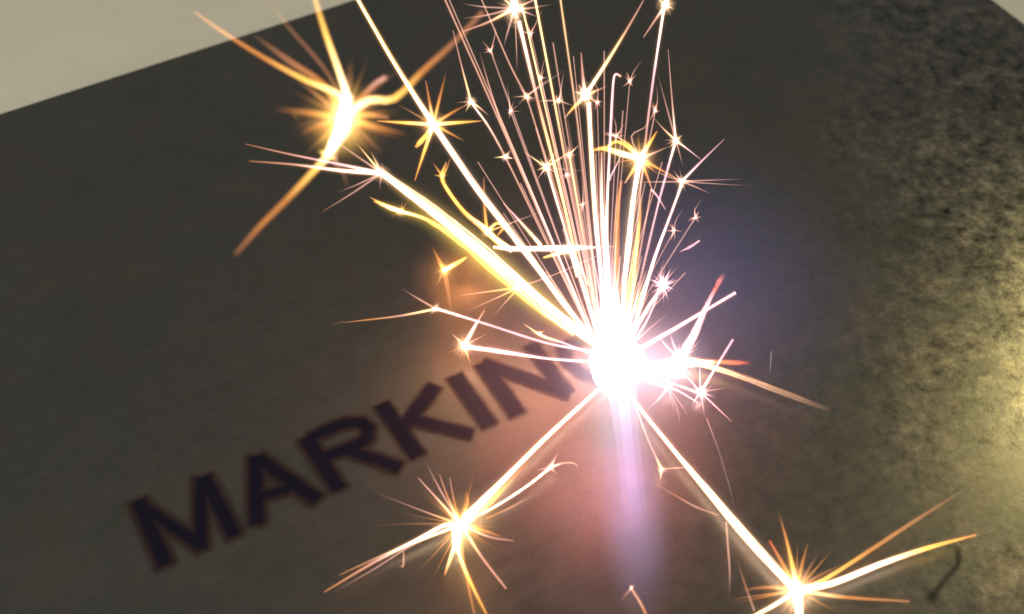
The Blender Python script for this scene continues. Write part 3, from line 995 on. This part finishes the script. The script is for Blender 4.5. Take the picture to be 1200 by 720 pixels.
burst(s, (797, 421), -0.01, 6, W, [([(800, 405), (806, 395)], [4, 3, 1], [WP, PK, NO]), ([(810, 412), (822, 398)], [4, 3, 1], [W, SA, NO]), ([(820, 424), (836, 424)], [5, 4, 1.5], [W, YW, SA]), ([(788, 404), (784, 388)], [3, 2, .6], [PK, PK, NO]), ([(776, 408), (772, 392)], [3, 2, .6], [PK, PK, NO])], fuzz=40, flen=(8, 26), fcol=PK, fw=1.4)
s = spark('pink spark ending in a spiny star below the right knot', [(768, 444), (795, 452), (820, 461)], [3, 2.6, 2.4], [WP, PK, W], -0.02)
burst(s, (821, 460), -0.03, 3, W, [([(838, 432), (859, 398)], [3.4, 3, 2.4], [W, PK, PK]), ([(810, 446), (800, 436)], [2.4, 2, 1], [PK, PK, PK]), ([(820, 445), (820, 432)], [2.4, 1.6, 1], [PK, PK, PK]), ([(838, 456), (852, 455)], [2, 1.4, .5], [SA, SD, NO]),
                                    ([(838, 476), (857, 494)], [2.4, 1.8, .6], [PK, PK, SD]), ([(824, 478), (826, 490)], [1.8, 1.2, .5], [PK, SD, NO]), ([(812, 472)], [1.8, .5], [PK, NO])], fuzz=26, flen=(6, 20), fcol=PK, fw=1.0)
s = spark('slim pink spark whiskers drooping under the right knot', [(762, 448), (790, 456), (818, 472)], [2.6, 2.4, 1.2], [WP, PK, PK], -0.03)
burst(s, (783, 454), -0.03, 1.5, W, [([(786, 470), (792, 486)], [1.6, 1.2, .4], [PK, SD, NO]), ([(776, 468), (757, 482)], [2.6, 2, .6], [PK, PK, NO]), ([(800, 475), (808, 490)], [1.4, 1, .4], [SD, SD, NO]), ([(802, 480), (796, 500)], [1.4, 1, .4], [SD, SD, NO])], fuzz=14, flen=(8, 24), fcol=SD, fw=1.0)
s = spark('faint upright spark hair floating alone far right of the flash', [(902, 440), (903, 428), (904, 412)], [.8, 1.3, 1.4], [NO, (0.16, .13, .15), (.2, .16, .17)], -0.02)
s = spark('faint long spark hair falling right of the lower right spark', [(828, 490), (842, 528), (856, 575), (862, 606)], [1.2, 1.3, 1.2, .5], [SD, (0.16, .12, .13), (.12, .09, .09), NO], 0.0)

# --- left hand thin sparks
s = spark('pink spark forking in a slim cross left of the flash', [(694, 412), (640, 402), (570, 380), (512, 362)], [2.6, 2.6, 2.6, 3], [WP, PK, PK, W], -0.02)
burst(s, (511, 362), -0.02, 2, W, [([(470, 370), (430, 375), (384, 380)], [3, 2.4, 1.6, .5], [YW, SA, OR, NO]), ([(492, 352), (470, 338)], [2.6, 1.8, .5], [SA, SA, NO]), ([(516, 352)], [2, .5], [SA, NO])], fuzz=8, flen=(4, 12), fcol=SA)
s = spark('pink spark ending in the glowing star above the letter N', [(694, 424), (640, 420), (590, 412), (546, 406)], [3, 3, 4, 5], [WP, PK, WP, W], -0.02, sleeve=[([4, 5, 8, 12], PINK, 12)])
burst(s, (544, 405), -0.02, 4.5, W, [([(552, 392), (560, 376)], [5, 5, 2.4], [W, W, PK]), ([(564, 368), (568, 364)], [3, 2, 1], [PK, SA, NO]), ([(536, 396), (528, 390)], [3.5, 2, .6], [YW, SA, NO]), ([(535, 410), (524, 414)], [3, 2, .6], [OR, BR, NO]), ([(548, 420), (552, 428)], [3, 2, .6], [YW, OR, NO]), ([(560, 398), (572, 390)], [2.5, 1.6, .5], [SA, SD, NO])],
      fuzz=16, flen=(6, 18), fcol=OR, fw=1.4, glow=[(545, 405, 24, (1, .55, .4), 26)])
s = spark('short pink spark dart just above the N and left of the flash', [(690, 414), (660, 402), (636, 394), (614, 380)], [2.4, 2.4, 2.8, .8], [PK, PK, YW, SD], -0.02)
burst(s, (632, 391), -0.02, 1.6, YW, [([(622, 392)], [1.8, .5], [SA, NO])], fuzz=5, flen=(4, 9), fcol=SA)

# --- lower left spark
s = spark('white spark shooting down left to the golden star below the word', [(718, 442), (650, 504), (605, 548), (566, 588), (545, 608)], [3.6, 4.5, 6, 8, 9], [WP, W, W, W, W], -0.05, sleeve=[([6, 8, 10, 15, 15], (1.0, .65, .4), 18)])
burst(s, (540, 615), -0.05, 7, W, [
    ([(520, 616), (490, 632), (440, 658), (380, 694)], [6, 5, 4.5, 3, 1], [W, W, W, SA, OR]), ([(490, 634), (450, 650), (398, 674)], [3, 2.5, 2, .8], [W, YW, SA, OR]), ([(488, 636), (440, 666), (384, 698)], [2.6, 2, 1.4, .6], [YW, SA, SD, NO]),
    ([(508, 580), (490, 560)], [3.4, 2.4, .8], [YW, SA, SD]), ([(514, 576), (498, 540)], [3, 2, .6], [SA, SD, NO]), ([(522, 585), (515, 556)], [3, 2, .6], [YW, OR, SD]), ([(530, 590), (527, 560)], [3, 2, .6], [YE, OR, SD]),
    ([(500, 602), (436, 576)], [2.4, 1.5, .5], [YE, SD, NO]), ([(500, 610), (430, 616)], [2, 1.3, .4], [OR, BR, NO]),
    ([(537, 645), (550, 680), (572, 724)], [7, 5, 4, 2], [W, YW, YE, OR]), ([(560, 655), (593, 690)], [3.6, 2.4, 1.6], [YW, SA, SA]), ([(530, 650), (521, 674)], [6, 4, 1.5], [W, YW, OR]),
    ([(570, 638), (602, 634)], [3.4, 2.4, .8], [YW, SA, SD]), ([(534, 655), (558, 730)], [4, 3, 1.5], [YE, OR, BR]), ([(556, 640), (575, 668)], [3, 2, .6], [YE, BR, NO]), ([(570, 618), (588, 630)], [4, 3, 1], [YE, OR, NO]),
    ([(560, 590), (545, 575)], [4, 3, 1], [YE, OR, NO])],
    fuzz=38, flen=(12, 60), fcol=OR, fw=1.2, glow=[(545, 612, 46, WARM, 18), (538, 630, 30, GOLD, 22)], stretch=(1.2, 1, .9))
T_ = ray_mesh(s, [(535, 648), (534, 634), (532, 620)], [5, 10, 6], [YE, W, W], -0.05, 'hot_drop')
ray_mesh(s, [(548, 612), (575, 588), (600, 562), (622, 538)], [9, 9, 5, 1.5], [YW, YE, OR, NO], -0.06, 'yellow_side_trail')
s = spark('thin white spark with a forked tip right of the lower golden star', [(562, 604), (590, 588), (620, 568), (644, 549)], [2.4, 2.6, 2.8, 3], [YW, W, W, W], -0.04)
burst(s, (645, 548), -0.04, 2, W, [([(660, 543), (672, 543), (677, 547)], [2.6, 2, 1.5, .8], [W, SA, SA, SD]), ([(650, 538), (653, 532)], [2.4, 1.6, .5], [W, SA, SD]), ([(636, 550), (625, 552)], [2, 1.4, .5], [SA, SD, NO])], fuzz=6, flen=(4, 9))
s = spark('thin orange spark under the forked spark right of the lower star', [(570, 608), (600, 594), (632, 577)], [1.6, 1.6, .6], [OR, (0.5, .25, .12), NO], -0.04)
s = spark('tiny hooked spark hanging under the lower left streak', [(473, 646), (473, 656), (472, 664), (468, 663)], [1.2, 1.6, 1.8, 1], [SD, SA, SA, NO], -0.02)

# --- lower right spark
s = spark('longest white spark running down right to the star at the bottom edge', [(732, 456), (785, 522), (830, 575), (880, 634), (930, 690)], [4, 5, 7, 9, 10], [WP, W, W, W, W], -0.05, sleeve=[([6, 8, 12, 15, 16], (1.0, .62, .35), 16)])
burst(s, (934, 692), -0.05, 8, W, [
    ([(975, 684), (1030, 662), (1085, 643), (1144, 627)], [9, 9, 8, 6, 2], [W, W, W, YE, OR]), ([(965, 680), (1020, 645), (1070, 612), (1130, 574)], [6, 5, 5, 5, 2], [W, YE, OR, BR, NO]),
    ([(990, 706), (1066, 705)], [4, 4, 2], [YW, OR, BR]), ([(929, 665), (921, 630), (912, 600)], [6, 5, 3, .8], [W, YE, OR, NO]), ([(918, 660), (902, 634)], [6, 5, 2], [YE, OR, RD]),
    ([(936, 665), (948, 632)], [5, 4, 1], [YE, OR, NO]), ([(955, 672), (990, 660)], [4, 3, 1], [OR, BR, NO]), ([(900, 680), (868, 692)], [4, 3, 1], [YE, OR, NO]), ([(910, 712), (876, 726)], [5, 5, 3], [W, W, YW]),
    ([(936, 712), (938, 732)], [14, 13, 10], [W, W, W]), ([(945, 670), (958, 650)], [4, 3, 1], [OR, BR, NO])],
    fuzz=30, flen=(14, 62), fcol=OR, fw=1.6, glow=[(934, 694, 42, (1, .6, .3), 22)], stretch=(1, 1, 1.3))
s = spark('thin spark dropping straight down off the long lower right spark', [(851, 612), (853, 640), (855, 668), (855, 702)], [2, 2, 1.6, .6], [SA, SA, SD, NO], -0.02)
s = spark('faint reddish spark joining the bottom star from the upper left', [(862, 650), (872, 682), (884, 716)], [.8, 1.6, 2], [NO, BR, SD], -0.02)
s = spark('slim salmon spark with a barbed tip below the flash', [(742, 468), (758, 512), (768, 534), (775, 550)], [2.2, 2, 2, 2.4], [PK, SA, SA, YW], -0.03)
burst(s, (775, 550), -0.03, 2, YW, [([(795, 548), (824, 547)], [2, 1.5, .5], [SA, SA, NO]), ([(774, 561)], [3, 1.5], [YW, SA]), ([(786, 555)], [1.8, .5], [SA, NO]), ([(770, 558)], [1.8, .5], [SA, NO])], fuzz=5, flen=(4, 9))
s = spark('dim red spark thread between the barbed spark and the long one', [(766, 566), (790, 580), (815, 594), (842, 604)], [.8, 1.4, 2, 1.5], [NO, BR, SD, BR], -0.02)
s = spark('small orange chevron spark at the bottom edge', [(758, 722), (750, 706), (740, 690)], [2.4, 2.6, 2.4], [OR, (0.8, .4, .2), SA], -0.02)
burst(s, (740, 689), -0.02, 1.5, SA, [([(732, 698), (725, 708)], [2.2, 1.6, .5], [SD, BR, NO]), ([(745, 684)], [2, .6], [SD, NO])], fuzz=3, flen=(4, 8), fcol=SD)

# light the larger stars throw on the plate
lamp('star_light', on_plate(548, 330, 0.06), 0.13, (1.0, 0.30, 0.10), 0.05, flash)
lamp('lower_star_light', on_plate(548, 590, 0.07), 0.03, (1.0, 0.42, 0.16), 0.02, flash)
